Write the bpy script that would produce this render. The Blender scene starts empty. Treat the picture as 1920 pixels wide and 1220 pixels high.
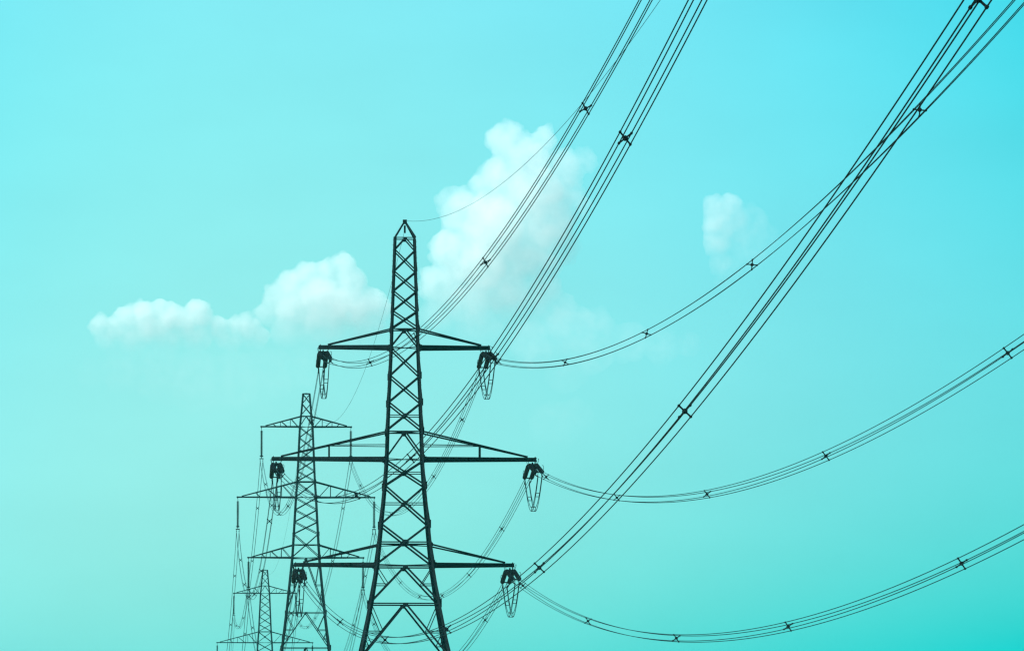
import bpy, bmesh, math, random
from mathutils import Vector, Matrix, Quaternion, noise

random.seed(7)
scene = bpy.context.scene
COL = scene.collection
R = math.radians

# ---------------------------------------------------------------- camera
FPX, CX, CY, HORIZON = 10100.0, 960.0, 610.0, 1420.0     # focal length and picture centre in photo pixels
EYE = 1.6
PITCH = math.atan((HORIZON - CY) / FPX)
cam_data = bpy.data.cameras.new('camera')
cam_data.sensor_width = 36.0
cam_data.lens = 36.0 * FPX / 1920.0
cam_data.clip_start = 0.5
cam_data.clip_end = 90000.0
cam = bpy.data.objects.new('camera', cam_data)
COL.objects.link(cam)
cam.location = (0, 0, EYE)
cam.rotation_euler = (math.pi / 2 + PITCH, 0, 0)
scene.camera = cam

# ---------------------------------------------------------------- light and exposure
SUN_EL, SUN_AZ = R(48), R(-126)        # azimuth from +Y towards +X
SKY_STRENGTH = 0.15
world = bpy.data.worlds.new('World')
scene.world = world
world.use_nodes = True
nt = world.node_tree
nt.nodes.clear()
N = nt.nodes.new
L = nt.links.new
out = N('ShaderNodeOutputWorld')
bg = N('ShaderNodeBackground')
bg.inputs['Strength'].default_value = SKY_STRENGTH
sky = N('ShaderNodeTexSky')
sky.sky_type = 'NISHITA'
sky.sun_disc = False
sky.sun_elevation = SUN_EL
sky.sun_rotation = SUN_AZ
sky.air_density = 1.0
sky.dust_density = 1.0
sky.ozone_density = 1.0
# the turquoise cast of this sky: a smooth tint over direction (azimuth u, elevation v)
TINT = [(0.2146, 0.5125, 0.5071), (-0.0883, -0.0577, -0.0121), (0.022, 0.0706, -0.0175), (-0.0568, -0.0202, -0.0075), (0.0033, 0.0036, 0.0232), (-0.0516, 0.0485, 0.0682), (0.0308, 0.0009, -0.0329), (-0.0355, -0.0111, -0.009), (-0.0259, -0.0124, -0.0246), (0.0367, -0.0286, -0.0188)]  #TINT
tc = N('ShaderNodeTexCoord')
sep = N('ShaderNodeSeparateXYZ')
L(tc.outputs['Generated'], sep.inputs[0])


def wmath(op, a, b=None, c=None):
    n = N('ShaderNodeMath')
    n.operation = op
    for i, v in enumerate((a, b, c)):
        if v is None:
            continue
        if isinstance(v, (int, float)):
            n.inputs[i].default_value = v
        else:
            L(v, n.inputs[i])
    return n.outputs[0]


def wclamp(v, lo, hi):
    return wmath('MINIMUM', wmath('MAXIMUM', v, lo), hi)


az = wmath('ARCTAN2', sep.outputs['X'], sep.outputs['Y'])
el = wmath('ARCSINE', sep.outputs['Z'])
u = wclamp(wmath('DIVIDE', az, 0.1), -1.1, 1.1)
v = wclamp(wmath('DIVIDE', wmath('SUBTRACT', el, 0.08), 0.06), -1.1, 1.1)
mono = [None, u, v, wmath('MULTIPLY', u, u), wmath('MULTIPLY', u, v), wmath('MULTIPLY', v, v)]
mono += [wmath('MULTIPLY', mono[3], u), wmath('MULTIPLY', mono[3], v), wmath('MULTIPLY', mono[5], u), wmath('MULTIPLY', mono[5], v)]
acc = None
for m, cvec in zip(mono, TINT):
    n = N('ShaderNodeVectorMath')
    n.operation = 'SCALE'
    n.inputs[0].default_value = cvec
    if m is None:
        n.inputs['Scale'].default_value = 1.0
    else:
        L(m, n.inputs['Scale'])
    if acc is None:
        acc = n.outputs[0]
    else:
        a = N('ShaderNodeVectorMath')
        a.operation = 'ADD'
        L(acc, a.inputs[0])
        L(n.outputs[0], a.inputs[1])
        acc = a.outputs[0]
# very faint high cloud veil, so the blue is not a perfect ramp
wn = N('ShaderNodeTexNoise')
wn.inputs['Scale'].default_value = 26.0
wn.inputs['Detail'].default_value = 4.0
wmap = N('ShaderNodeMapping')
wmap.inputs['Scale'].default_value = (1.0, 1.0, 2.4)
L(tc.outputs['Generated'], wmap.inputs[0])
L(wmap.outputs[0], wn.inputs['Vector'])
veil = wmath('MULTIPLY_ADD', wn.outputs[0], 0.11, 0.945)
mul = N('ShaderNodeVectorMath')
mul.operation = 'MULTIPLY'
L(sky.outputs[0], mul.inputs[0])
L(acc, mul.inputs[1])
mul2 = N('ShaderNodeVectorMath')
mul2.operation = 'SCALE'
L(mul.outputs[0], mul2.inputs[0])
L(veil, mul2.inputs['Scale'])
L(mul2.outputs[0], bg.inputs['Color'])
L(bg.outputs[0], out.inputs['Surface'])

sun_data = bpy.data.lights.new('sun', 'SUN')
sun_data.energy = 5.0
sun_data.angle = R(0.5)
sun_data.color = (1.0, 0.97, 0.93)
sun = bpy.data.objects.new('sun', sun_data)
COL.objects.link(sun)
sun_dir = Vector((math.sin(SUN_AZ) * math.cos(SUN_EL), math.cos(SUN_AZ) * math.cos(SUN_EL), math.sin(SUN_EL)))
sun.rotation_euler = (-sun_dir).to_track_quat('-Z', 'Y').to_euler()
sun.location = (-200, 300, 400)

vs = scene.view_settings
vs.view_transform = 'Standard'
vs.look = 'None'
vs.exposure = 1.0
vs.gamma = 1.0
scene.cycles.volume_bounces = 16
scene.cycles.max_bounces = 20
scene.cycles.filter_width = 1.35

CP, SP = math.cos(PITCH), math.sin(PITCH)


def unproj(px, py, Y):
    a, b = (px - CX) / FPX, (CY - py) / FPX
    dx, dy, dz = a, CP - b * SP, SP + b * CP
    t = Y / dy
    return Vector((dx * t, Y, dz * t + EYE))


# ---------------------------------------------------------------- helpers
def tag(o, label, cat, group=None):
    o['label'] = label
    o['category'] = cat
    if group:
        o['group'] = group
    return o


def empty(name, loc, rz=0.0):
    o = bpy.data.objects.new(name, None)
    COL.objects.link(o)
    o.location = loc
    o.rotation_euler = (0, 0, rz)
    return o


class MB:
    """collects bars, tubes and plates for ONE mesh object"""

    def __init__(self):
        self.v, self.f = [], []

    def sweep(self, pts, ring, closed=True):
        """pts: list of (origin, xaxis, yaxis); ring: list of 2D points"""
        n = len(ring)
        base = len(self.v)
        for o, x, y in pts:
            for a, b in ring:
                self.v.append(o + x * a + y * b)
        for i in range(len(pts) - 1):
            for k in range(n):
                a = base + i * n + k
                b = base + i * n + (k + 1) % n
                self.f.append((a, b, b + n, a + n))
        self.f.append(tuple(base + k for k in reversed(range(n))))
        e = base + (len(pts) - 1) * n
        self.f.append(tuple(e + k for k in range(n)))

    def frame(self, d, hint=None):
        d = d.normalized()
        h = hint if hint is not None else (Vector((0, 1, 0)) if abs(d.y) < 0.9 else Vector((1, 0, 0)))
        x = d.cross(h)
        if x.length < 1e-5:
            x = d.cross(Vector((0.3, 0.5, 0.8)))
        x.normalize()
        y = d.cross(x).normalized()
        return x, y

    def angle(self, p, q, w, hint=None):
        """steel angle section, both flanges w wide"""
        p, q = Vector(p), Vector(q)
        x, y = self.frame(q - p, hint)
        t = max(0.012, w * 0.13)
        c = w / 2
        ring = [(-c, -c), (c, -c), (c, -c + t), (-c + t, -c + t), (-c + t, c), (-c, c)]
        self.sweep([(p, x, y), (q, x, y)], ring)

    def box(self, p, q, w, h, hint=None):
        p, q = Vector(p), Vector(q)
        x, y = self.frame(q - p, hint)
        ring = [(-w / 2, -h / 2), (w / 2, -h / 2), (w / 2, h / 2), (-w / 2, h / 2)]
        self.sweep([(p, x, y), (q, x, y)], ring)

    def plate(self, c, n, w, h, t):
        """gusset plate centred at c with normal n"""
        n = Vector(n).normalized()
        self.box(Vector(c) - n * t / 2, Vector(c) + n * t / 2, w, h, Vector((0, 0, 1)) if abs(n.z) < .9 else None)

    def tube(self, pts, r, sides=6):
        pts = [Vector(p) for p in pts]
        ring = [(r * math.cos(2 * math.pi * k / sides), r * math.sin(2 * math.pi * k / sides)) for k in range(sides)]
        fr = []
        hint = None
        for i, p in enumerate(pts):
            d = (pts[min(i + 1, len(pts) - 1)] - pts[max(i - 1, 0)]).normalized()
            if hint is None:
                x, y = self.frame(d)
            else:
                x = (hint - d * hint.dot(d)).normalized()
                y = d.cross(x).normalized()
            hint = x
            fr.append((p, x, y))
        self.sweep(fr, ring)

    def lathe(self, p, axis, prof, sides=10):
        """prof: list of (distance along axis, radius)"""
        p = Vector(p)
        x, y = self.frame(Vector(axis))
        d = Vector(axis).normalized()
        base = len(self.v)
        n = sides
        for s, r in prof:
            for k in range(n):
                a = 2 * math.pi * k / n
                self.v.append(p + d * s + x * (r * math.cos(a)) + y * (r * math.sin(a)))
        for i in range(len(prof) - 1):
            for k in range(n):
                a = base + i * n + k
                b = base + i * n + (k + 1) % n
                self.f.append((a, b, b + n, a + n))
        self.f.append(tuple(base + k for k in reversed(range(n))))
        e = base + (len(prof) - 1) * n
        self.f.append(tuple(e + k for k in range(n)))

    def mesh(self, name, mat):
        me = bpy.data.meshes.new(name)
        me.from_pydata([tuple(a) for a in self.v], [], self.f)
        me.update()
        bm = bmesh.new()
        bm.from_mesh(me)
        bmesh.ops.recalc_face_normals(bm, faces=bm.faces)
        bm.to_mesh(me)
        bm.free()
        me.materials.append(mat)
        return me

    def build(self, name, mat, parent=None):
        o = bpy.data.objects.new(name, self.mesh(name, mat))
        COL.objects.link(o)
        if parent is not None:
            o.parent = parent
        return o


def copy_tree(o, parent=None):
    c = o.copy()
    COL.objects.link(c)
    c.parent = parent
    for ch in list(o.children):
        copy_tree(ch, c)
    return c


def material(name, col, rough=0.6, metal=0.0, vary=0.25, scale=3.0, bump=0.0, spec=0.05):
    m = bpy.data.materials.new(name)
    m.use_nodes = True
    t = m.node_tree
    b = t.nodes['Principled BSDF']
    b.inputs['Roughness'].default_value = rough
    b.inputs['Metallic'].default_value = metal
    b.inputs['Specular IOR Level'].default_value = spec
    tcn = t.nodes.new('ShaderNodeTexCoord')
    nz = t.nodes.new('ShaderNodeTexNoise')
    nz.inputs['Scale'].default_value = scale
    nz.inputs['Detail'].default_value = 5.0
    t.links.new(tcn.outputs['Object'], nz.inputs['Vector'])
    rp = t.nodes.new('ShaderNodeValToRGB')
    rp.color_ramp.elements[0].position = 0.3
    rp.color_ramp.elements[1].position = 0.7
    rp.color_ramp.elements[0].color = tuple(c * (1 - vary) for c in col) + (1,)
    rp.color_ramp.elements[1].color = tuple(min(1, c * (1 + vary)) for c in col) + (1,)
    t.links.new(nz.outputs[0], rp.inputs[0])
    t.links.new(rp.outputs[0], b.inputs['Base Color'])
    if bump:
        bn = t.nodes.new('ShaderNodeBump')
        bn.inputs['Strength'].default_value = bump
        t.links.new(nz.outputs[0], bn.inputs['Height'])
        t.links.new(bn.outputs[0], b.inputs['Normal'])
    return m


STEEL = material('dark_painted_steel', (0.003, 0.006, 0.007), 0.85, 0.0, 0.4, 2.0)
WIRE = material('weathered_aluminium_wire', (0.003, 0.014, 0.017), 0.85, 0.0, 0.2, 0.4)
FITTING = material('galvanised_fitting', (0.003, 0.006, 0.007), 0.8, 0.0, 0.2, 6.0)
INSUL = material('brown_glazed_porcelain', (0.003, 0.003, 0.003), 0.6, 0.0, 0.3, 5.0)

# ---------------------------------------------------------------- ground (below the picture, reaches the horizon)


def ground_z(y):
    t = max(0.0, min(1.0, (y - 830) / 290))
    return -14.2 * t * t * (3 - 2 * t)


def build_ground():
    bm = bmesh.new()
    xs = [-6000, -3500, -2000, -1200, -700, -400, -200, -80, 0, 80, 200, 400, 700, 1200, 2000, 3500, 6000]
    ys = [-3000, -1500, -700, -300, -100, 0, 100, 200, 300, 400, 500, 600, 700, 800] + list(range(830, 1130, 20)) + \
         [1130, 1250, 1500, 2000, 3000, 4500, 6000, 9000]
    g = [[bm.verts.new((x, y, ground_z(y))) for x in xs] for y in ys]
    for i in range(len(ys) - 1):
        for j in range(len(xs) - 1):
            bm.faces.new((g[i][j], g[i][j + 1], g[i + 1][j + 1], g[i + 1][j]))
    me = bpy.data.meshes.new('ground')
    bm.to_mesh(me)
    bm.free()
    for p in me.polygons:
        p.use_smooth = True
    me.materials.append(material('pale_bounce_ground', (0.16, 0.15, 0.07), 0.95, 0.0, 0.5, 0.05, 0.3))  # unseen ground, pale straw tone chosen to bounce light up onto the cloud bases
    o = bpy.data.objects.new('ground', me)
    COL.objects.link(o)
    o['kind'] = 'structure'


build_ground()

# ---------------------------------------------------------------- pylons
D1, D2, D3 = 455.0, 805.0, 1155.0
LINE = Vector((-21.7, 350.0, 0)).normalized()       # direction of the line, away from the camera
ARM = Vector((LINE.y, -LINE.x, 0))
RZ = math.atan2(ARM.y, ARM.x)


class Pylon:
    """profile: (z, half width) of the square body; everything in the pylon's own frame, X along the arms"""

    def __init__(self, profile):
        self.p = sorted(profile)

    def hw(self, z):
        p = self.p
        if z <= p[0][0]:
            return p[0][1]
        for (a, wa), (b, wb) in zip(p, p[1:]):
            if z <= b:
                return wa + (wb - wa) * (z - a) / (b - a)
        return p[-1][1]

    def corner(self, k, z):
        sx, sy = ((1, 1), (-1, 1), (-1, -1), (1, -1))[k]
        h = self.hw(z)
        return Vector((sx * h, sy * h, z))


def face_bracing(py, k, panels, wd, wth):
    """lattice of one face between corners k and k+1; panels from the top down"""
    mb = MB()
    a, b = k, (k + 1) % 4
    nrm = ((0, 1, 0), (-1, 0, 0), (0, -1, 0), (1, 0, 0))[k]
    nv = Vector(nrm)
    A = lambda z: py.corner(a, z)
    B = lambda z: py.corner(b, z)
    M = lambda z: (A(z) + B(z)) / 2
    for kind, zt, zb in panels:
        dia = wd(zb)
        thin = wth(zb)
        if kind in ('X', 'XG', 'XH'):
            off = nv * 0.07
            mb.angle(A(zt) - off * .4, B(zb) - off * .4, dia, nv)
            mb.angle(B(zt) + off * .4, A(zb) + off * .4, dia, nv)
            zc = zb + (zt - zb) * py.hw(zb) / (py.hw(zb) + py.hw(zt))
            if kind == 'XG':
                mb.plate(M(zc) + nv * 0.02, nrm, dia * 3.3, dia * 2.8, 0.03)
            if kind == 'XH':
                mb.plate(M(zc) + nv * 0.02, nrm, dia * 2.2, dia * 2.2, 0.03)
                mb.angle(A(zc), B(zc), thin, nv)
        elif kind == 'XT':            # big cross with a horizontal strut and gusset at its middle
            mb.angle(A(zt), B(zb), dia, nv)
            mb.angle(B(zt) + nv * .05, A(zb) + nv * .05, dia, nv)
            zc = zb + (zt - zb) * py.hw(zb) / (py.hw(zb) + py.hw(zt))
            mb.angle(A(zc), B(zc), dia * .68, nv)
            mb.plate(M(zc) + nv * 0.03, nrm, dia * 3.4, dia * 2.6, 0.03)
        elif kind in ('V', 'VS'):      # inverted V from the middle of the upper strut
            mb.angle(A(zt), B(zt), dia * .72, nv)
            mb.angle(M(zt), A(zb), dia, nv)
            mb.angle(M(zt), B(zb), dia, nv)
            mb.plate(M(zt) + nv * 0.03 - Vector((0, 0, dia * .7)), nrm, dia * 2.8, dia * 2.2, 0.03)
            if kind == 'VS':
                zm = (zt + zb) / 2
                for C in (A, B):
                    dm = (M(zt) + C(zb)) / 2
                    mb.angle(C(zm), dm, thin, nv)
                    mb.angle(C(zt), dm, thin, nv)
                    if zt - zb > 4:
                        zq = zb + (zt - zb) * .25
                        dq = M(zt) + (C(zb) - M(zt)) * .75
                        mb.angle(C(zq), dq, thin, nv)
                        mb.angle(C(zm), dq, thin, nv)
        elif kind == 'H':
            mb.angle(A(zt), B(zt), dia, nv)
        elif kind == 'HT':
            mb.angle(A(zt), B(zt), thin, nv)
    return mb


def crossarm(py, side, zb, zt, tip, wl, wu, web, wweb, plan=5):
    """one cross-arm: side -1 or 1, lower chord at zb, upper chord root at zt, tip at |x| = tip"""
    mb = MB()
    hb, ht = py.hw(zb), py.hw(zt)
    tz = zb + 0.02
    ew = 0.22
    lo, up = [], []
    for sy in (-1, 1):
        rl = Vector((side * hb, sy * hb, zb))
        ru = Vector((side * ht, sy * ht, zt))
        tl = Vector((side * tip, sy * ew, tz))
        tu = Vector((side * (tip - 0.75), sy * ew, tz + wl * .7))
        mb.angle(rl, tl, wl, Vector((0, 0, 1)))
        mb.angle(ru, tu, wu, Vector((0, 0, 1)))
        mb.plate(rl + Vector((side * .05, sy * .03, 0)), (0, sy, 0), wl * 1.3, wl * 1.3, 0.03)
        mb.plate(ru + Vector((side * .02, sy * .03, 0)), (0, sy, 0), wu * 1.6, wu * 2.4, 0.03)
        lo.append((rl, tl))
        up.append((ru, tu))

        def P(t):
            return rl.lerp(tl, t)

        def Q(t):                     # the point of the upper chord above P(t)
            x = P(t).x
            return ru.lerp(tu, max(0.0, min(1.0, (x - ru.x) / (tu.x - ru.x))))
        for a in web:
            if a[0] == 'post':
                mb.angle(P(a[1]), Q(a[1]), wweb * .8, Vector((0, 1, 0)))
            elif a[0] == 'dn':        # from upper chord at a[1] to lower chord at a[2]
                mb.angle(Q(a[1]), P(a[2]), wweb, Vector((0, 1, 0)))
            elif a[0] == 'rail':      # level tie from the post head back to the body
                q = Q(a[1])
                mb.angle(q, Vector((side * py.hw(q.z), sy * py.hw(q.z), q.z)), wweb, Vector((0, 1, 0)))
                mb.angle(q, P(a[1]), wweb * 1.5, Vector((0, 1, 0)))
    # bracing in the plane of the lower and upper chords
    ts = [i / plan for i in range(plan + 1)]
    for i in range(plan):
        s0, s1 = (0, 1) if i % 2 == 0 else (1, 0)
        mb.angle(lo[s0][0].lerp(lo[s0][1], ts[i]), lo[s1][0].lerp(lo[s1][1], ts[i + 1]), wweb * 1.2, Vector((0, 0, 1)))
        mb.angle(lo[0][0].lerp(lo[0][1], ts[i]), lo[1][0].lerp(lo[1][1], ts[i]), wweb * 1.1, Vector((0, 0, 1)))
    mb.plate((side * (tip - .12), 0, tz - wl * .2), (side, 0, 0), 2 * ew + wl, wl * 1.9, 0.05)
    mb.plate((side * (tip - .45), 0, tz - wl * .45), (0, 0, 1), .9, 2 * ew + wl * .8, 0.04)
    return mb


def make_pylon(name, base, profile, panels, arms, peak_z, leg_w, wd, wth, root_label, group, peak_kind, fittings):
    py = Pylon(profile)
    root = empty(name, base, RZ)
    tag(root, root_label, 'pylon', group)
    top = py.p[-1][0]
    zs = [z for z, _ in py.p]
    for k in range(4):
        mb = MB()
        sx, sy = ((1, 1), (-1, 1), (-1, -1), (1, -1))[k]
        for a, b in zip(zs, zs[1:]):
            mb.angle(py.corner(k, a) - Vector((0, 0, .05)), py.corner(k, b), leg_w((a + b) / 2), Vector((-sx, sy, 0)))
            mb.plate(py.corner(k, a) + Vector((0, sy * .02, 0)), (0, sy, 0), leg_w(a) * 1.05, leg_w(a) * 2.6, 0.04)
        if k in (0, 2):               # step bolts
            z = 3.0
            while z < top:
                c = py.corner(k, z)
                mb.box(c, c + Vector((sx * .2, 0, 0)), .022, .022)
                z += 0.45
        mb.build('leg', STEEL, root)
    for k in range(4):
        face_bracing(py, k, panels, wd, wth).build('face_bracing', STEEL, root)
    for zt in [a[1] for a in arms] + [a[2] for a in arms]:      # level diaphragms inside the body
        mb = MB()
        mb.angle(py.corner(0, zt), py.corner(2, zt), wth(zt), Vector((0, 0, 1)))
        mb.angle(py.corner(1, zt), py.corner(3, zt), wth(zt), Vector((0, 0, 1)))
        mb.build('diaphragm', STEEL, root)
    mb = MB()
    if peak_kind == 'point':
        for k in range(4):
            c = py.corner(k, top)
            mb.angle(c, Vector((.07 * (1 if c.x > 0 else -1), .07 * (1 if c.y > 0 else -1), peak_z - .05)), .15, Vector((0, 1, 0)))
        mb.plate((0, 0, peak_z), (0, 0, 1), .34, .34, .36)
        mb.box((0, 0, peak_z - .3), (0, 0, peak_z - .95), .16, .12)
        mb.angle((0, -.4, peak_z + .08), (0, .4, peak_z + .08), .1)
    else:
        for k in range(4):
            a, b = py.corner(k, top), py.corner((k + 1) % 4, top)
            mb.angle(a, b, .14)
        mb.angle((-py.hw(top) - .12, 0, top), (py.hw(top) + .12, 0, top), .16)
        mb.plate((0, 0, top + .05), (0, 0, 1), .3, .5, .1)
    mb.build('peak', STEEL, root)
    for (tip, zb, zt, wl, wu, web, wweb) in arms:
        for side in (-1, 1):
            crossarm(py, side, zb, zt, tip, wl, wu, web, wweb).build('crossarm', STEEL, root)
    return root, py


# --- the near strain pylon
S1 = D1 / FPX
AX1 = 758.0
base1 = unproj(AX1, 1058, D1)
base1.z = 0.0


def z1(py):
    return unproj(AX1, py, D1).z


# px measures: body half widths on the picture
prof1 = [(446, 19), (617, 25), (652, 26), (705, 28.5), (755, 31), (809, 33), (861, 34.5), (911, 38), (983, 45),
         (1059, 52.5), (1131, 64), (1236, 84.5)]
prof1 = [(z1(y), h * S1) for y, h in prof1] + [(0.0, 5.9)]
p1panels = [('V', z1(447), z1(469)),
            ('X', z1(469), z1(509.5)), ('X', z1(509.5), z1(546.5)), ('X', z1(546.5), z1(584)), ('X', z1(584), z1(616)),
            ('V', z1(618), z1(650)),
            ('X', z1(654), z1(705)), ('X', z1(705), z1(755)), ('XH', z1(755), z1(806)),
            ('V', z1(810), z1(858)),
            ('XH', z1(864), z1(911)), ('XH', z1(911), z1(983)), ('XT', z1(983), z1(1057)),
            ('VS', z1(1062), z1(1129)), ('VS', z1(1132), z1(1236)),
            ('VS', z1(1236), 4.2), ('H', 4.2, 0), ('VS', 4.2, 0.2)]
arms1 = [(161 * S1, z1(652), z1(618), .31, .13, [], .09),
         (248.5 * S1, z1(861), z1(810), .31, .13, [('rail', .50)], .07),
         (206 * S1, z1(1059), z1(1021.5), .31, .13, [], .09)]
leg1 = lambda z: .19 + .10 * max(0, min(1, (44 - z) / 30))
wd1 = lambda z: .115 + .045 * max(0, min(1, (42 - z) / 24))
wt1 = lambda z: .075
pylon1, P1 = make_pylon('transmission_pylon', base1, prof1, p1panels, arms1, z1(416), leg1, wd1, wt1,
                        'big black strain pylon with pointed peak, thick arms and drooping jumper loops', 'pylons of the power line',
                        'point', None)

# --- the middle suspension pylon
S2 = D2 / FPX
AX2 = 573.5
base2 = unproj(AX2, 1045, D2)
base2.z = 0.0


def z2(py):
    return unproj(AX2, py, D2).z


prof2 = [(738, 6.2), (780, 10), (800, 12.2), (903, 17), (932, 19.2), (1001, 23.2), (1045, 25.8), (1147.6, 36.5), (1213.7, 44.5)]
prof2 = [(z2(y), h * S2) for y, h in prof2] + [(0.0, 5.9)]
p2panels = [('X', z2(739), z2(757)), ('X', z2(757), z2(778)), ('V', z2(780), z2(799)),
            ('X', z2(801), z2(820.5)), ('X', z2(820.5), z2(841.5)), ('X', z2(841.5), z2(863)), ('X', z2(863), z2(883)),
            ('X', z2(883), z2(902)), ('H', z2(903), 0), ('XG', z2(903.5), z2(931)),
            ('X', z2(933), z2(955.5)), ('X', z2(955.5), z2(978)), ('X', z2(978), z2(1000.5)),
            ('XT', z2(1000.5), z2(1044)), ('VS', z2(1046), z2(1147)), ('VS', z2(1148), z2(1213)), ('VS', z2(1214), 7.0),
            ('VS', 7.0, .2)]
web2 = [('dn', .22, .04), ('post', .24), ('dn', .47, .31), ('post', .49), ('dn', .68, .60)]
arms2 = [(86 * S2, z2(800), z2(780.5), .18, .15, web2, .085),
         (130 * S2, z2(932), z2(903), .18, .15, web2, .085),
         (109.5 * S2, z2(1045), z2(1021.5), .18, .15, web2, .085)]
leg2 = lambda z: .21 + .10 * max(0, min(1, (54 - z) / 36))
wd2 = lambda z: .10 + .03 * max(0, min(1, (50 - z) / 26))
wt2 = lambda z: .085
pylon2, P2 = make_pylon('transmission_pylon', base2, prof2, p2panels, arms2, z2(738), leg2, wd2, wt2,
                        'slim dark teal suspension pylon with flat top standing just behind the big black pylon', 'pylons of the power line',
                        'flat', None)

# --- the far pylon is of the same kind, on lower ground
base3 = unproj(497, 1111.5, D3)
DROP3 = unproj(497, 1111.5, D3).z - arms2[0][1]
base3.z = DROP3
pylon3 = copy_tree(pylon2)
pylon3.location = base3
pylon3['label'] = 'smallest and faintest suspension pylon, low in the picture beyond the slim teal pylon'


def to_world(base, x, y, z):
    return Vector((base.x, base.y, base.z)) + ARM * x + LINE * y + Vector((0, 0, z))


# ---------------------------------------------------------------- conductors
SAG = 0.000335       # parabola coefficients fitted to the picture
SAG_NEAR = 0.00035256
SAG_E, SAG_EN = 0.00031, 0.00036597
T0 = Vector((20.634, 122.832, 0))
ROT0 = 0.14025
W0 = {'T': 7.787, 'M': 11.728, 'B': 9.634}
Z0 = {'T': 40.446, 'M': 29.102, 'B': 19.771, 'E': 51.898}
KEYS = ['LT', 'LM', 'LB', 'RT', 'RM', 'RB']
SIDE = {'L': -1, 'R': 1}
LEVEL = {'T': 0, 'M': 1, 'B': 2}
side_word = {'L': 'left', 'R': 'right'}
lev_word = {'T': 'top', 'M': 'middle', 'B': 'bottom'}


def parab(A, B, sag):
    h = Vector((B.x - A.x, B.y - A.y, 0))
    Ls = h.length

    def f(s):
        t = s / Ls
        p = A.lerp(B, t)
        p.z -= sag * s * (Ls - s)
        return p
    return f, Ls


tip1 = {}
for k in KEYS:
    tip, zb = arms1[LEVEL[k[1]]][0], arms1[LEVEL[k[1]]][1]
    tip1[k] = to_world(base1, SIDE[k[0]] * (tip - .35), 0, zb - .38)
HANG = 5.15           # length of a suspension string with its yoke
tip2, tip3 = {}, {}
for k in KEYS:
    tip, zb = arms2[LEVEL[k[1]]][0], arms2[LEVEL[k[1]]][1]
    tip2[k] = to_world(base2, SIDE[k[0]] * (tip - .18), 0, zb - .12)
    tip3[k] = to_world(base3, SIDE[k[0]] * (tip - .18), 0, zb - .12)
low2 = {k: p - Vector((0, 0, HANG)) for k, p in tip2.items()}
low3 = {k: p - Vector((0, 0, HANG)) for k, p in tip3.items()}
l0 = (base1 - T0)
l0.z = 0
l0.normalize()
pr0 = Vector((l0.y, -l0.x, 0))
pr0 = pr0 * math.cos(ROT0) + l0 * math.sin(ROT0)
end0 = {}
for k in KEYS:
    p = T0 + pr0 * (W0[k[1]] * SIDE[k[0]])
    p.z = Z0[k[1]]
    end0[k] = p
end4 = {k: p + LINE * 350 + Vector((0, 0, -22)) for k, p in low3.items()}

# spacer: a cross of four arms with a hub and four clamps, modelled once in the XZ plane
G = 0.195


def spacer_meshes():
    a = MB()
    for sx in (-1, 1):
        for sz in (-1, 1):
            a.box((sx * .04, 0, sz * .04), (sx * (G - .015), 0, sz * (G - .015)), .055, .05)
            a.lathe((sx * G, -.07, sz * G), (0, 1, 0), [(0, .035), (.02, .05), (.12, .05), (.14, .035)], 8)
    h = MB()
    h.lathe((0, -.06, 0), (0, 1, 0), [(0, .06), (.02, .095), (.10, .095), (.12, .06)], 10)
    return a.mesh('spacer', FITTING), h.mesh('hub', FITTING)


SP_ME, HUB_ME = spacer_meshes()


def bundle(name_label, group, f, s0, s1, spacers, rad, nseg, roll=0.0, ramp=25.0):
    """four wires and the spacers that clamp them, one thing"""
    root = empty('conductor_bundle', f(s0))
    tag(root, name_label, 'power line', group)
    o = f(s0)
    d = f(s1) - f(s0)
    d.z = 0
    d.normalize()
    lat = Vector((d.y, -d.x, 0))
    for sx, sz in ((-1, -1), (1, -1), (1, 1), (-1, 1)):
        mb = MB()
        pts = []
        for i in range(nseg + 1):
            s = s0 + (s1 - s0) * i / nseg
            k = min(1.0, max(0.0, (s - s0) / ramp))
            a = math.atan2(sz, sx) + roll * k
            pts.append(f(s) + (lat * math.cos(a) + Vector((0, 0, math.sin(a)))) * (G * math.sqrt(2)) - o)
        mb.tube(pts, rad, 6)
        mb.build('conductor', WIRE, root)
    for s in spacers:
        t = (f(s + .5) - f(s - .5)).normalized()
        q = (t.to_track_quat('Y', 'Z') @ Quaternion((0, 1, 0), -roll * min(1.0, max(0.0, (s - s0) / ramp)))).to_euler()
        sp = bpy.data.objects.new('spacer', SP_ME)
        COL.objects.link(sp)
        sp.parent = root
        sp.location = f(s) - o
        sp.rotation_euler = q
        hb = bpy.data.objects.new('hub', HUB_ME)
        COL.objects.link(hb)
        hb.parent = sp
    return root


RW = 0.021
STR = 6.9             # length of a tension set along the wire
DROOP = 0.065         # the heavy strings hang a little steeper than the wires they hold


def string_end(k, target, sag):
    f, Ls = parab(tip1[k], target, sag)
    d = (f(STR) - f(0)).normalized()
    d = Vector((d.x, d.y, d.z - DROOP)).normalized()
    return tip1[k] + d * STR, d


ROLL = {'LT': R(16), 'LM': R(6), 'LB': R(-2), 'RT': R(-40), 'RM': R(7), 'RB': R(11)}   # slight twist of each bundle
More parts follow.
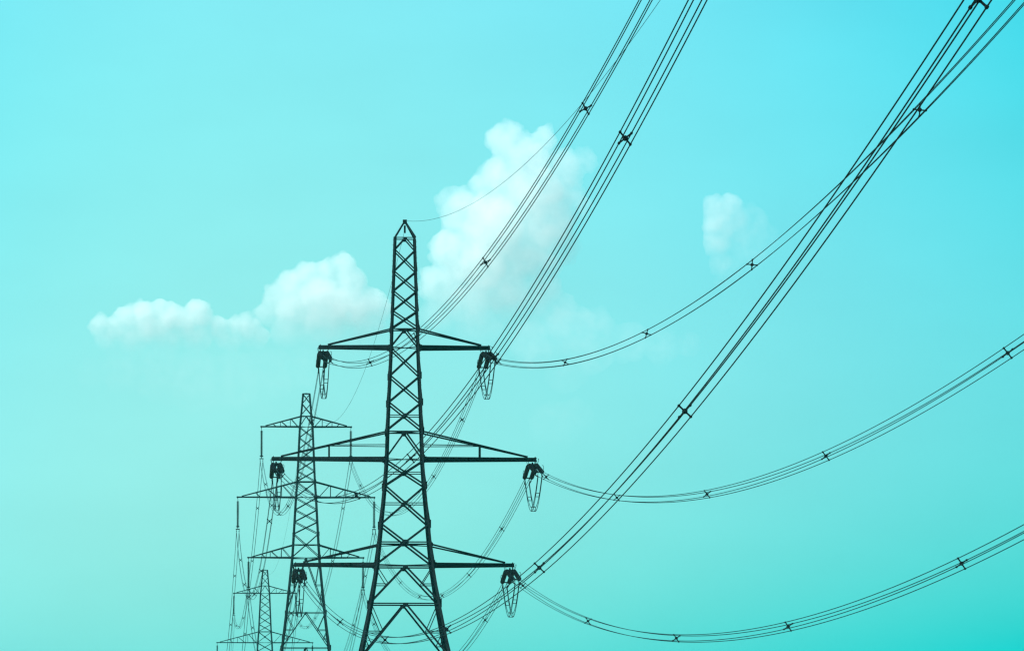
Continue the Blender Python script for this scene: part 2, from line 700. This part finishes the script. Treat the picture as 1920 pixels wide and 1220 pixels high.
# spacers, metres from the arm tip
SPACED = {'LT': [12, 66, 114, 168, 221.5, 275], 'LM': [12, 66, 117, 167, 220, 273.7, 300], 'LB': [11, 63.6, 114.6, 166.4, 220, 273.4, 331],
          'RT': [12, 66.3, 117, 166, 220.5, 275], 'RM': [12, 64.6, 116, 166.3, 220, 273], 'RB': [12, 63, 116, 165.7, 219.5, 273]}
near_lbl = {
    'LT': 'four-wire bundle rising steeply across the big cloud, crossed by the thin earth wire',
    'LM': 'four-wire bundle rising steeply past the big cloud from the black pylon\'s widest arm',
    'LB': 'long diagonal four-wire bundle sweeping from low behind the black pylon to the upper right corner',
    'RT': 'four-wire bundle sagging from the black pylon\'s top right arm, then crossing the long diagonal bundle',
    'RM': 'four-wire bundle sagging in open sky from the right tip of the black pylon\'s widest arm',
    'RB': 'lowest four-wire bundle, sagging in open sky from the black pylon\'s bottom right arm tip'}
for k in KEYS:
    f, Ls = parab(string_end(k, end0[k], SAG_NEAR)[0], end0[k], SAG_NEAR)
    bundle(near_lbl[k], 'conductor bundles in front of the black pylon', f, -.25, Ls,
           [d - STR for d in SPACED[k]], RW, 90, ROLL[k], 150.0 if k == 'RT' else 25.0)
mid_off = {'LT': 40, 'LM': 36, 'LB': 30, 'RT': 38, 'RM': 42, 'RB': 36}
for k in KEYS:
    f, Ls = parab(string_end(k, low2[k], SAG)[0], low2[k], SAG)
    bundle('four-wire bundle from the %s tip of the black pylon\'s %s arm to the slim pylon' % (side_word[k[0]], lev_word[k[1]]),
           'conductor bundles between the black and the slim pylon', f, -.25, Ls,
           [mid_off[k] - STR + 54.1 * i for i in range(6) if mid_off[k] - STR + 54.1 * i < Ls - 12], RW, 60)
for k in KEYS:
    f, Ls = parab(low2[k], low3[k], SAG)
    bundle('faint four-wire bundle from the slim pylon\'s %s %s insulator to the farthest pylon' % (side_word[k[0]], lev_word[k[1]]),
           'conductor bundles between the slim and the far pylon', f, 0, Ls,
           [36 + 54.1 * i for i in range(6)], RW, 50)
for k in KEYS:
    f, Ls = parab(low3[k], end4[k], SAG)
    bundle('faint four-wire bundle dropping away beyond the farthest pylon\'s %s %s insulator' % (side_word[k[0]], lev_word[k[1]]),
           'conductor bundles beyond the far pylon', f, 0, Ls, [40 + 54.1 * i for i in range(6)], RW, 40)


def earth_wire(label, A, B, sag):
    f, Ls = parab(A, B, sag)
    mb = MB()
    n = 80
    mb.tube([f(Ls * i / n) - A for i in range(n + 1)], 0.013, 6)
    o = mb.build('earth_wire', WIRE)
    o.location = A
    tag(o, label, 'wire', 'single earth wires along the pylon peaks')


pk1 = to_world(base1, 0, 0, z1(416) + .1)
pk2 = to_world(base2, 0, 0, z2(738) + .1)
pk3 = to_world(base3, 0, 0, z2(738) + .1)
e0 = Vector((T0.x, T0.y, Z0['E']))
earth_wire('thin single earth wire curving up from the black pylon\'s peak across the big cloud', pk1, e0, SAG_EN)
earth_wire('hair-thin earth wire sagging from the black pylon\'s peak to the slim teal pylon\'s top',
           to_world(base1, 0, .3, z1(416) - .7), pk2, SAG_E)
earth_wire('hair-thin earth wire from the slim teal pylon\'s flat top to the farthest pylon', pk2, pk3, SAG_E)
earth_wire('hair-thin earth wire leaving the farthest pylon\'s peak', pk3, pk3 + LINE * 350 + Vector((0, 0, -22)), SAG_E)


# ---------------------------------------------------------------- insulators
def disc_profile(n, pitch, r):
    prof = [(0, .03)]
    for i in range(n):
        s = .06 + i * pitch
        prof += [(s, .075), (s + pitch * .16, r * .7), (s + pitch * .36, r), (s + pitch * .62, r), (s + pitch * .7, .085), (s + pitch * .96, .075)]
    prof.append((.1 + n * pitch, .03))
    return prof


def tension_set(key, label, group, root_pt, direction):
    """twin insulator strings from the arm tip to the yoke that holds the four wires; own +Y runs along the set"""
    root = empty('tension_insulator', root_pt)
    tag(root, label, 'insulator', group)
    root.rotation_euler = direction.to_track_quat('Y', 'Z').to_euler()
    n, pitch = 28, .166
    for sx in (-1, 1):
        mb = MB()
        mb.lathe((sx * .3, .75, 0), (0, 1, 0), disc_profile(n, pitch, .195), 10)
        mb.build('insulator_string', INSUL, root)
    y1 = .75 + .1 + n * pitch
    mb = MB()
    mb.box((0, -.1, .12), (0, .45, 0), .09, .12)
    mb.box((-.42, .55, 0), (.42, .55, 0), .24, .05)
    mb.box((-.3, .55, 0), (-.3, .8, 0), .06, .06)
    mb.box((.3, .55, 0), (.3, .8, 0), .06, .06)
    mb.build('arm_link', FITTING, root)
    mb = MB()
    mb.box((-.36, y1 + .15, 0), (.36, y1 + .15, 0), .09, .05)
    for sx in (-1, 1):
        mb.box((sx * .3, y1 - .05, 0), (sx * .3, y1 + .15, 0), .06, .06)
        mb.box((sx * .26, y1 + .1, -.28), (sx * .26, y1 + .1, .28), .07, .06)
    mb.build('yoke_plate', FITTING, root)
    for sx in (-1, 1):
        for sz in (-1, 1):
            mb = MB()
            mb.box((sx * .26, y1 + .1, sz * .25), (sx * G, STR + .35, sz * G), .07, .08)
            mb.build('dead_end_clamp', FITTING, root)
    for y, sg, hh in ((.62, 1, .62), (y1 + .05, -1, .5)):     # arcing horns stand up at both ends
        for sx in (-1, 1):
            mb = MB()
            pts = []
            for i in range(11):
                a = math.pi * i / 10
                pts.append((sx * (.34 + .1 * math.sin(a)), y + sg * (.32 - .32 * math.cos(a)), hh * math.sin(a * .62)))
            mb.tube(pts, .02, 6)
            mb.build('arcing_horn', FITTING, root)
    return root


jump = {}
for k in KEYS:
    for which in ('front', 'back'):
        tgt = end0[k] if which == 'front' else low2[k]
        end, d = string_end(k, tgt, SAG_NEAR if which == 'front' else SAG)
        lbl = 'twin insulators at the black pylon\'s %s %s arm tip, %s' % (
            side_word[k[0]], lev_word[k[1]],
            'pulled toward the rising wires' if which == 'front' else 'pulled toward the slim pylon')
        tension_set(k, lbl, 'tension insulators on the black pylon', tip1[k], d)
        jump[k, which] = (end, d)


def jumper(k):
    a, da = jump[k, 'front']
    b, db = jump[k, 'back']
    root = empty('jumper_loop', (a + b) / 2)
    tag(root, 'drooping jumper loop of wires under the %s tip of the black pylon\'s %s arm' % (side_word[k[0]], lev_word[k[1]]),
        'cable', 'jumper loops on the black pylon')
    o = (a + b) / 2
    side = ARM
    drop = 2.65

    def c(t):
        e = 2 * t - 1
        p = a.lerp(b, t)
        p.z -= drop * (1 - (e * e + .004) ** .9) + .05
        return p
    gj = .17
    for sx, sz in ((-1, -1), (1, -1), (1, 1), (-1, 1)):
        mb = MB()
        pts = []
        for i in range(37):
            t = i / 36
            p = c(t)
            dn = (c(min(1, t + .02)) - c(max(0, t - .02))).normalized()
            up = side.cross(dn).normalized()
            pts.append(p + side * (sx * gj) + up * (sz * gj) - o)
        mb.tube(pts, .025, 6)
        mb.build('jumper_wire', WIRE, root)
    for t in (.2, .5, .8):
        dn = (c(t + .02) - c(t - .02)).normalized()
        up = side.cross(dn).normalized()
        mb = MB()
        p = c(t) - o
        cs = [p + side * (sx * gj) + up * (sz * gj) for sx, sz in ((-1, -1), (1, -1), (1, 1), (-1, 1))]
        for i in range(4):
            mb.box(cs[i], cs[(i + 1) % 4], .05, .05)
        mb.build('jumper_spacer', FITTING, root)


for k in KEYS:
    jumper(k)


def make_suspension():
    root = empty('suspension_insulator', (0, 0, 0), RZ)
    tag(root, '', 'insulator', 'suspension insulators on the slim and far pylons')
    mb = MB()
    n, pitch = 25, .158
    mb.lathe((0, 0, -.42), (0, 0, -1), disc_profile(n, pitch, .20), 10)
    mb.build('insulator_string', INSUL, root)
    zb = -.42 - .1 - n * pitch
    mb = MB()
    mb.box((0, 0, .15), (0, 0, -.44), .07, .1)
    mb.build('arm_link', FITTING, root)
    mb = MB()
    for yy in (-.3, .3):
        pts = [(math.cos(2 * math.pi * i / 14) * .26, yy + math.sin(2 * math.pi * i / 14) * .26, zb + .2) for i in range(15)]
        mb.tube(pts, .025, 6)
    mb.box((0, -.5, zb + .2), (0, .5, zb + .2), .05, .05)
    mb.build('arcing_horn', FITTING, root)
    mb = MB()
    mb.box((0, 0, zb + .02), (0, 0, zb - .2), .08, .08)
    mb.box((-.3, 0, zb - .18), (.3, 0, zb - .18), .14, .1)
    for sx in (-1, 1):
        mb.box((sx * .22, 0, zb - .15), (sx * G, 0, -HANG - G), .07, .07)
    mb.build('yoke_plate', FITTING, root)
    for sx in (-1, 1):
        for sz in (-1, 1):
            mb = MB()
            mb.box((sx * G, -.25, -HANG + sz * G), (sx * G, .25, -HANG + sz * G), .1, .12)
            mb.build('suspension_clamp', FITTING, root)
    return root


proto = make_suspension()
first = True
for tips, word in ((tip2, 'slim teal'), (tip3, 'farthest')):
    for k in KEYS:
        o = proto if first else copy_tree(proto)
        first = False
        o.location = tips[k]
        o['label'] = 'hanging disc insulator under the %s tip of the %s pylon\'s %s arm' % (side_word[k[0]], word, lev_word[k[1]])

# ---------------------------------------------------------------- clouds, about 20 km away
CLOUD_D = 20000.0
CS = CLOUD_D / FPX    # metres per photo pixel out there


def cloud_material(name, dens, z_lo, z_hi):
    m = bpy.data.materials.new(name)
    m.use_nodes = True
    t = m.node_tree
    t.nodes.clear()
    o = t.nodes.new('ShaderNodeOutputMaterial')
    pv = t.nodes.new('ShaderNodeVolumePrincipled')
    pv.inputs['Color'].default_value = (0.905, 0.925, 0.91, 1)
    pv.inputs['Anisotropy'].default_value = -0.15
    tcn = t.nodes.new('ShaderNodeTexCoord')
    sp = t.nodes.new('ShaderNodeSeparateXYZ')
    t.links.new(tcn.outputs['Object'], sp.inputs[0])
    mr = t.nodes.new('ShaderNodeMapRange')
    mr.interpolation_type = 'SMOOTHSTEP'
    mr.inputs['From Min'].default_value = z_lo
    mr.inputs['From Max'].default_value = z_hi
    mr.inputs['To Min'].default_value = 0.0
    mr.inputs['To Max'].default_value = 1.0
    t.links.new(sp.outputs['Z'], mr.inputs['Value'])
    nz = t.nodes.new('ShaderNodeTexNoise')
    nz.inputs['Scale'].default_value = 1 / 75.0
    nz.inputs['Detail'].default_value = 4.0
    nz.inputs['Roughness'].default_value = 0.6
    t.links.new(tcn.outputs['Object'], nz.inputs['Vector'])
    m2 = t.nodes.new('ShaderNodeMapRange')
    m2.inputs['From Min'].default_value = 0.34
    m2.inputs['From Max'].default_value = 0.66
    m2.inputs['To Min'].default_value = 0.45 * dens
    m2.inputs['To Max'].default_value = 1.5 * dens
    t.links.new(nz.outputs[0], m2.inputs['Value'])
    mu = t.nodes.new('ShaderNodeMath')
    mu.operation = 'MULTIPLY'
    t.links.new(mr.outputs[0], mu.inputs[0])
    t.links.new(m2.outputs[0], mu.inputs[1])
    t.links.new(mu.outputs[0], pv.inputs['Density'])
    t.links.new(pv.outputs[0], o.inputs['Volume'])
    return m


def cloud(label, puffs, dens, y_base, y_full, dist, seed):
    """puffs: (px, py, radius px, depth factor) on the picture"""
    rnd = random.Random(seed)
    s = dist / FPX
    cx = sum(p[0] for p in puffs) / len(puffs)
    org = unproj(cx, y_base, dist)
    bm = bmesh.new()
    todo = []
    for (px, py, r, dp) in puffs:
        todo.append((px, py, r, dp, 0.0))
        for _ in range(9):
            a = rnd.uniform(0, 2 * math.pi)
            k = rnd.uniform(.22, .42)
            todo.append((px + math.cos(a) * r * .78, py - math.sin(a) * r * .78, r * k, dp, rnd.uniform(-.5, .5)))
    for px, py, r, dp, jy in todo:
        c = unproj(px, py, dist) - org
        c.y += jy * r * s * dp
        mat = Matrix.Translation(c) @ Matrix.Diagonal((r * s, r * s * dp, r * s, 1))
        bmesh.ops.create_icosphere(bm, subdivisions=3 if r > 20 else 2, radius=1.0, matrix=mat)
    me = bpy.data.meshes.new('cloud')
    bm.to_mesh(me)
    bm.free()
    o = bpy.data.objects.new('cloud', me)
    COL.objects.link(o)
    o.location = org
    rm = o.modifiers.new('union', 'REMESH')
    rm.mode = 'VOXEL'
    rm.voxel_size = 6.0 * dist / CLOUD_D
    dg = bpy.context.evaluated_depsgraph_get()
    me2 = bpy.data.meshes.new_from_object(o.evaluated_get(dg))
    o.modifiers.clear()
    o.data = me2
    me2.name = 'cloud'
    off = Vector((seed * 37.0, 0, 0))
    nrm = [vt.normal.copy() for vt in me2.vertices]
    for vt, nn in zip(me2.vertices, nrm):
        d = 12.0 * noise.fractal((vt.co + off) / 70.0, 0.8, 2.1, 4) + 6.0 * noise.fractal((vt.co + off) / 24.0, 0.8, 2.0, 3)
        k = max(0.0, 1.0 - 1.4 * nn.y * nn.y)       # ragged outline, while the thin front and back keep their distance
        vt.co += Vector((nn.x, 0.0, nn.z)) * (d * k * dist / CLOUD_D)
    for p in me2.polygons:
        p.use_smooth = True
    me2.materials.clear()
    me2.materials.append(cloud_material('cloud_vapour', dens, (y_base - y_base) * s, (y_base - y_full) * s))
    tag(o, label, 'cloud', 'cumulus clouds low in the sky')
    return o


cloud('tall towering cumulus cloud behind the rising wires, right of the black pylon\'s peak',
      [(948, 262, 36, 1), (1018, 262, 27, .9), (985, 300, 48, 1), (940, 330, 42, 1), (905, 345, 26, .9), (1000, 360, 62, 1),
       (1095, 302, 26, .4), (1055, 320, 42, .6), (850, 378, 32, .5), (870, 400, 45, .8), (930, 420, 70, 1), (1020, 420, 60, .8),
       (1060, 380, 45, .4), (848, 470, 44, 1), (900, 500, 62, 1), (980, 490, 50, .8), (1015, 490, 38, .8), (1050, 460, 40, .4),
       (828, 535, 42, .9), (880, 560, 55, .8), (950, 550, 55, .8), (1005, 545, 50, .6), (1050, 590, 40, .4), (1090, 600, 26, .5),
       (820, 590, 36, .6), (900, 610, 50, .6), (980, 610, 45, .4)],
      0.0056, 690, 470, 20000.0, 1)
cloud('rounded cumulus heap left of the black pylon above its top arm',
      [(520, 560, 30, .8), (545, 535, 30, .9), (580, 520, 30, .9), (612, 512, 28, .9), (642, 502, 29, 1), (655, 530, 34, .9), (600, 560, 50, .9),
       (550, 580, 42, .8), (650, 575, 50, .9), (695, 575, 38, .8), (500, 590, 24, .7), (610, 605, 50, .8), (680, 610, 40, .7),
       (540, 620, 36, .7), (600, 640, 40, .6), (660, 640, 36, .6)],
      0.0064, 672, 560, 20500.0, 2)
cloud('long low bank of small cumulus puffs at the far left',
      [(186, 612, 22, .9), (240, 596, 25, .9), (268, 588, 26, 1), (300, 582, 24, .9), (318, 592, 29, .9), (369, 578, 21, 1), (375, 597, 24, .9),
       (345, 607, 30, .8), (215, 617, 26, .8), (280, 617, 34, .8), (410, 614, 24, .7), (440, 612, 22, .7), (460, 600, 16, .8), (465, 617, 24, .7),
       (200, 635, 24, .7), (250, 638, 28, .7), (310, 638, 30, .7), (370, 636, 28, .7), (430, 636, 26, .6), (485, 632, 24, .6)],
      0.0085, 670, 590, 21000.0, 3)
cloud('small torn cloud alone in the sky between the sagging wires',
      [(1340, 388, 26, .7), (1368, 385, 24, .7), (1350, 420, 32, .6), (1382, 412, 28, .4), (1345, 455, 28, .6), (1352, 492, 24, .5),
       (1395, 438, 32, .2), (1422, 432, 24, .13), (1440, 440, 22, .1), (1408, 418, 36, .13), (1430, 450, 30, .09), (1402, 470, 40, .1), (1390, 470, 30, .17), (1365, 505, 26, .25), (1355, 530, 18, .25)],
      0.0062, 580, 420, 20000.0, 4)

cloud('thin ragged veil of pale cloud low to the right of the black pylon\'s top arm',
      [(1060, 625, 44, .3), (1120, 610, 34, .3), (1000, 645, 46, .3), (1180, 640, 40, .25), (1240, 650, 36, .22), (1110, 655, 48, .25),
       (1290, 645, 26, .2), (1040, 800, 50, .22), (1080, 780, 34, .2), (1060, 700, 40, .15)],
      0.0022, 900, 640, 22000.0, 5)
cloud('thin pale veil of haze cloud hanging beneath the two cloud heaps on the left',
      [(230, 690, 46, .2), (300, 700, 56, .22), (370, 715, 62, .25), (440, 715, 60, .25), (510, 700, 52, .22), (570, 690, 42, .2), (170, 700, 30, .15),
       (400, 760, 44, .12), (480, 750, 40, .12)],
      0.0010, 840, 680, 22500.0, 6)

# ---------------------------------------------------------------- haze
HAZE_DENSITY = 0.00004
bm = bmesh.new()
bmesh.ops.create_cube(bm, size=1.0, matrix=Matrix.Translation((0, 3000, 22.4)) @ Matrix.Diagonal((12020, 12020, 75.2, 1)))
me = bpy.data.meshes.new('haze')
bm.to_mesh(me)
bm.free()
hm = bpy.data.materials.new('haze_air')
hm.use_nodes = True
ht = hm.node_tree
ht.nodes.clear()
ho = ht.nodes.new('ShaderNodeOutputMaterial')
hp = ht.nodes.new('ShaderNodeVolumePrincipled')
hp.inputs['Color'].default_value = (0.12, 0.92, 0.98, 1)
hp.inputs['Density'].default_value = HAZE_DENSITY
hp.inputs['Anisotropy'].default_value = 0.0
ht.links.new(hp.outputs[0], ho.inputs['Volume'])
me.materials.append(hm)
haze = bpy.data.objects.new('haze', me)
COL.objects.link(haze)
haze['kind'] = 'stuff'
